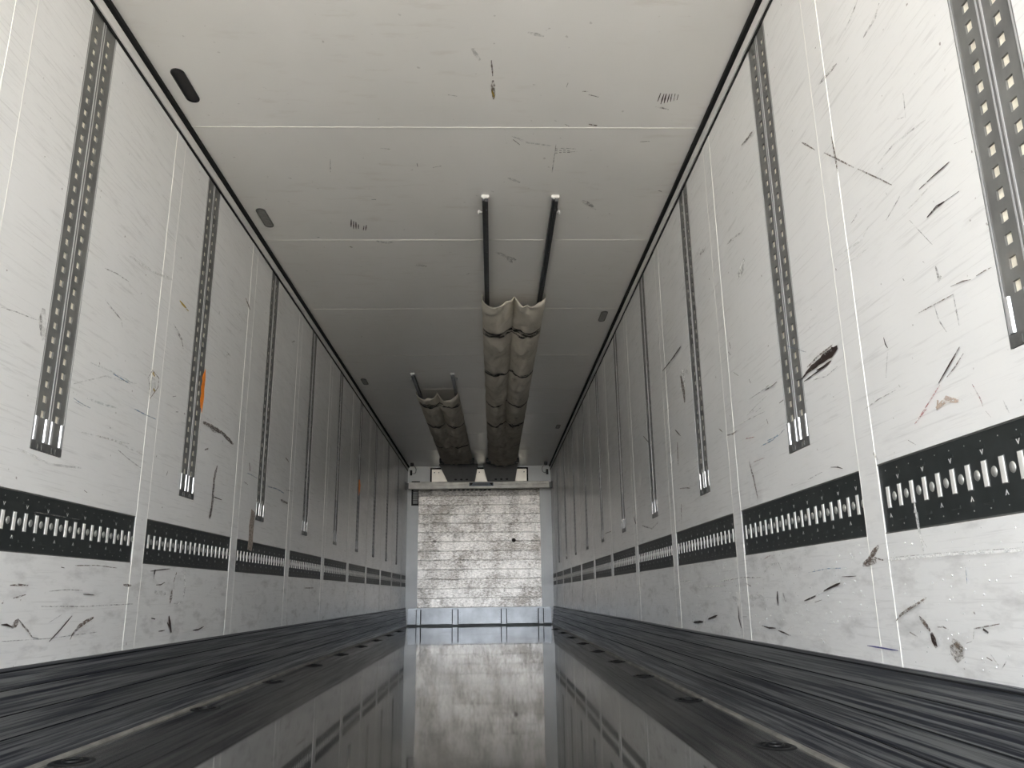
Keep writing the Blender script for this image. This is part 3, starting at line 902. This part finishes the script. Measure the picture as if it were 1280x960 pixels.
# dirty metal sheet, ribbed every 150 mm
px0, px1, pz0, pz1 = -1.036, 1.036, .290, 2.252
root = empty('scuffed_bulkhead', (0, yb-.05, pz0), 'large dirty bright metal panel covering the far front wall', 'bulkhead')
rows = []; z = pz0; zs = []
while z < pz1-.01:
    zs += [(z, 0), (z+.004, .0), (z+.008, .007), (min(z+.142, pz1), .007), (min(z+.147, pz1), 0)]; z += .1531
zs.append((pz1, 0)); zs = sorted(set(zs))
mb = MB(); nx = 40
for zz, d in zs:
    rows.append([(px0+(px1-px0)*i/nx, -d + .004*noise.noise(Vector((i*.35, zz*3, 0))), zz-pz0) for i in range(nx+1)])
mb.grid(rows)
for a, b in ((px0, px0+.006), (px1-.006, px1)): mb.box(a, b, -.012, .049, 0, pz1-pz0)
mb.box(px0, px1, 0.012, .049, 0, pz1-pz0)
for sx in (-1, 1):
    for zz in (.05, .5, 1.0, 1.5, 1.93): mb.prism([(sx*1.018+.006*math.cos(k), zz+.006*math.sin(k)) for k in [i*math.pi/4 for i in range(8)]], 1, -.012, -.004, 1)
add_marks(mb, MARKS_M, lambda x, z_, i: (x, -.0135, z_-pz0), 2)
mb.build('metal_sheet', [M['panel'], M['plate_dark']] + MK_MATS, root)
# slots row at its head
for k in range(10):
    v = MB(); x = -.50+.075*k; v.box(x-.022, x+.022, -.014, -.006, 1.930, 1.948)
    v.build('vent_slot', M['blackpl'], root)

# kick board with posts
root = empty('bulkhead_kick_board', (0, yb, 0), 'pale riveted aluminium kick board across the foot of the front wall', 'kick board')
mb = MB()
mb.box(-HW+.05, HW-.05, -.055, -.002, .004, .285)
mb.box(-HW+.05, HW-.05, -.059, -.055, .135, .139)
mb.prism([(-.075, .004), (-.06, .03), (-.055, .03), (-.055, .004)], 0, -HW+.05, HW-.05)
for x in (-1.20, -1.07, -.94, -.48, -.32, .33, .48, .94, 1.08, 1.20):
    for zz in (.05, .09, .13, .17, .21, .25): mb.box(x-.003, x+.003, -.0575, -.055, zz-.003, zz+.003, 1)
mb.build('board', [M['alu'], M['plate_dark']], root)
for xa, xb in ((-1.05, -.962), (-.457, -.349), (.349, .452), (.963, 1.062)):
    p = MB(); p.box(xa+.012, xb-.012, -.088, -.056, .018, .262); q = p.build('post', M['alu'], root, bevel=.003)
    g = MB(); g.box(xa, xa+.012, -.062, -.054, .018, .262); g.box(xb-.012, xb, -.062, -.054, .018, .262); g.build('gap', M['gasket'], q)

# evaporator cover plate with black frame
root = empty('evaporator_cover', (0, yb, 2.25), 'bright cream plate in a thin black frame above the metal panel', 'cover plate')
mb = MB(); mb.box(-.82, .82, -.02, -.002, .008, .345)
mb.build('plate', M['plate_w'], root)
mb = MB(); mb.box(-.845, -.82, -.03, -.002, .008, .37); mb.box(.82, .845, -.03, -.002, .008, .37); mb.box(-.845, .845, -.03, -.002, .345, .37)
mb.build('frame', M['gasket'], root)
for x in (-.775, -.70, -.0, .775, .775):
    for zz in (.06, .29):
        b = MB(); b.prism([(x+.010*math.cos(i*math.pi/4), zz+.010*math.sin(i*math.pi/4)) for i in range(8)], 1, -.025, -.02); b.build('bolt', M['plate_dark'], root)

# grey tapered outlets that feed the two ducts
for nm, (a, b, c, d), lab in (('l', (-.70, -.03, -.535, -.088), 'left grey tapered air outlet below the short duct end'),
                              ('r', (.062, .672, .150, .612), 'right grey tapered air outlet below the long duct end')):
    yo = 13.42; k = yo/YB; zt = .487+(2.62-.487)*k; zb_ = .487+(2.362-.487)*k
    f = lambda x: .1957+(x-.1957)*k
    root = empty('air_outlet', (0, yo, zb_), lab, 'air outlet', 'grey air outlets over the beam')
    mb = MB()
    F = [(f(a), 0, H-zb_-.003), (f(b), 0, H-zb_-.003), (f(d), 0, 0), (f(c), 0, 0)]
    B = [(f(a), .20, H-zb_-.003), (f(b), .20, H-zb_-.003), (f(d), .13, 0), (f(c), .13, 0)]
    mb.grid([F, B], 0, True); mb.quad(F); mb.quad(B[::-1]); mb.build('body', M['greyp'], root)
    xc = (f(c)+f(d))/2
    for j in (-1, 0, 1):
        o = MB(); o.prism([(xc+j*.095+.022*math.cos(i*math.pi/5), .055+.014*math.sin(i*math.pi/5)) for i in range(10)], 1, -.003, .004)
        o.build('hole', M['blackpl'], root)
    for j in (-1, 1):
        o = MB(); o.prism([(xc+j*.17+.008*math.cos(i*math.pi/4), .17+.008*math.sin(i*math.pi/4)) for i in range(8)], 1, -.003, .002)
        o.build('screw', M['plate_dark'], root)

# load beam across the box
yo = 13.33; k = yo/YB; z0 = .487+(2.256-.487)*k; z1 = .487+(2.378-.487)*k
root = empty('load_beam', (0, yo, z0), 'pale horizontal load beam spanning wall to wall across the front wall', 'beam')
mb = MB(); hh = z1-z0
prof = [(-.03, .01), (-.022, 0), (.022, 0), (.03, .01), (.03, hh-.01), (.022, hh), (-.022, hh), (-.03, hh-.01), (-.03, hh*.62), (-.026, hh*.58), (-.026, hh*.5), (-.03, hh*.46)]
mb.prism(prof, 0, -HW+.055, HW-.055); mb.build('beam_body', M['alu_w'], root)
for s in (-1, 1):
    e = MB(); a, b = sorted((s*(HW-.004), s*(HW-.058))); e.box(a, b, -.022, .022, .015, hh-.015); a, b = sorted((s*(HW-.002), s*(HW-.012))); e.box(a, b, -.04, .04, .0, hh)
    e.build('end_bracket', M['plate_dark'], root, bevel=.004)
lb = MB(); lb.box(-.165, .24, -.0325, -.03, hh*.36, hh*.86)
lo = lb.build('sticker', M['blue'], root, label='blue grey sticker with two dark arrows')
for s in (-1, 1):
    a = MB(); x = .0375+s*.165; a.prism([(x-s*.028, hh*.80), (x+s*.028, hh*.80), (x+s*.02, hh*.42), (x-s*.005, hh*.55)], 1, -.0335, -.0325); a.build('arrow', M['blackpl'], lo)
a = MB()
for j in range(12): a.box(-.085+j*.02, -.072+j*.02, -.0333, -.0325, hh*.55, hh*.66)
a.build('text_line', M['plate_dark'], lo)

# louvred grille left of the panel
root = empty('louvre_grille', (-1.095, yb, 1.978), 'narrow black framed louvred grille on the front wall, left above the metal panel', 'grille')
mb = MB(); 
for a, b, c, d in ((-.069, -.041, 0, .415), (.041, .069, 0, .415), (-.069, .069, 0, .026), (-.069, .069, .385, .415)): mb.box(a, b, -.022, -.001, c, d)
mb.build('frame', M['blackpl'], root)
mb = MB(); mb.box(-.045, .045, -.006, -.001, .02, .39); mb.build('backing', M['plate_dark'], root)
for j in range(12):
    l = MB(); zz = .034+j*.030; l.prism([(-.018, zz), (-.006, zz+.018), (-.006, zz+.021), (-.018, zz+.004)], 0, -.045, .045); l.build('louvre', M['strip'], root)

# sensors with their cables in the upper corners
for s, lab in ((-1, 'small black sensor box with looped cable in the upper left far corner'), (1, 'small black sensor box with cable in the upper right far corner')):
    root = empty('corner_sensor', (s*1.178, yb, 2.50), lab, 'sensor', 'black sensors in the far corners')
    b = MB(); b.box(-.019, .019, -.035, -.001, -.005, .085); b.build('housing', M['blackpl'], root, bevel=.006)
    c = MB(); c.tube([(-s*.015, -.02, .03), (-s*.05, -.03, .02), (-s*.085, -.06, .04), (-s*.095, -.12, .09), (-s*.075, -.24, .125), (-s*.05, -.36, .138)], .004, 8); c.build('cable', M['blackpl'], root, smooth=True)
    g = MB(); g.box(-s*.05-.028, -s*.05+.028, -.44, -.34, .10, .149); g.build('cable_box', M['blackpl'], root, bevel=.008)

# ================================================================== FLOOR LASHING POINTS
def floor_ring_proto():
    root = empty('floor_lashing_point', (0, 0, 0), '', 'lashing point')
    n = 24; ring = lambda r, z, e=1.0: [(r*math.cos(2*math.pi*i/n), e*r*math.sin(2*math.pi*i/n), z) for i in range(n)]
    p = MB(); p.grid([ring(.066, .0004, 1.15), ring(.060, .0035, 1.15), ring(.050, .0035, 1.15), ring(.047, .001, 1.15)], 0, True); p.build('rim', M['rimd'], root, smooth=True)
    q = MB(); q.quad(ring(.047, .001, 1.15)); q.build('pan', M['gasket'], root)
    t = MB(); t.tube([(.026*math.cos(2*math.pi*i/16), .03*math.sin(2*math.pi*i/16), .0055) for i in range(17)], .0042, 8, 0, False); t.build('ring', M['rimd'], root, smooth=True)
    return root
M['rimd'] = plain('dark_cast_rim', (.03, .03, .03), .4, .4, .3, 30)
fp = floor_ring_proto(); first = True
for s, lst in ((1, (2.76, 3.93, 5.06, 6.13, 7.2, 8.35, 9.5, 10.65, 11.8)), (-1, (2.72, 3.91, 5.08, 6.2, 7.3, 8.4, 9.5, 10.65, 11.8))):
    for k, y in enumerate(lst):
        r = fp if first else copy_tree(fp); first = False
        r.location = (s*1.113, y, 0)
        r['label'] = '%s dark round lashing point in the floor along the %s side, from the rear' % (ORD[k], 'right' if s > 0 else 'left')
        r['group'] = 'recessed floor lashing points on the %s' % ('right' if s > 0 else 'left')

# ================================================================== TAPE AND LABEL REMNANTS
def scrap(name, pts, x, th, mat, label, cat, holes=None):
    s = 1 if x > 0 else -1
    cy = sum(p[0] for p in pts)/len(pts); cz = sum(p[1] for p in pts)/len(pts)
    mb = MB(); mb.prism([(p[0]-cy, p[1]-cz) for p in pts], 0, -s*th, 0)
    o = mb.build(name, mat); o.location = (x, cy, cz); tag(o, label, cat); return o
scrap('tape_scrap', [(3.845, 1.575), (3.862, 1.60), (3.872, 1.545), (3.868, 1.50), (3.876, 1.46), (3.868, 1.41), (3.862, 1.375), (3.850, 1.40), (3.842, 1.395), (3.828, 1.44), (3.836, 1.47), (3.826, 1.50), (3.838, 1.53), (3.830, 1.55)], -HW+.0022, .0012, M['orange'],
      'torn orange tape scrap stuck on the second left rail', 'tape')
scrap('tape_scrap', [(8.60, 1.71), (8.68, 1.72), (8.72, 1.66), (8.70, 1.60), (8.64, 1.54), (8.60, 1.60)], -HW+.0022, .0012, M['orange'],
      'tiny far orange tape scrap on the sixth left rail', 'tape')
scrap('label_remnant', [(4.795, 1.00), (4.875, .985), (4.87, .93), (4.862, .86), (4.87, .80), (4.855, .755), (4.775, .765), (4.785, .83), (4.775, .90), (4.79, .95)], -HW+.0022, .0012, M['remn'],
      'ragged brown strip of peeled label on left wall, overlapping the black track', 'label remnant')

# droplets left by washing on the lower right wall
mb = MB(); rnd = random.Random(4)
for i in range(420):
    y = rnd.uniform(1.3, 4.6); z = rnd.uniform(.31, .62); r = rnd.uniform(.0008, .0022)
    if any(abs(y-c) < .055 for c in STRIPS['right']): continue
    mb.dome((HW-.0001, y, z), r, r*1.3, r*.7, -1, 6)
o = mb.build('water_droplets', M['drop'] if 'drop' in M else M['shiny'], smooth=True); o['kind'] = 'stuff'; tag(o, 'tiny water droplets sprinkled on the white lower right wall', 'water')
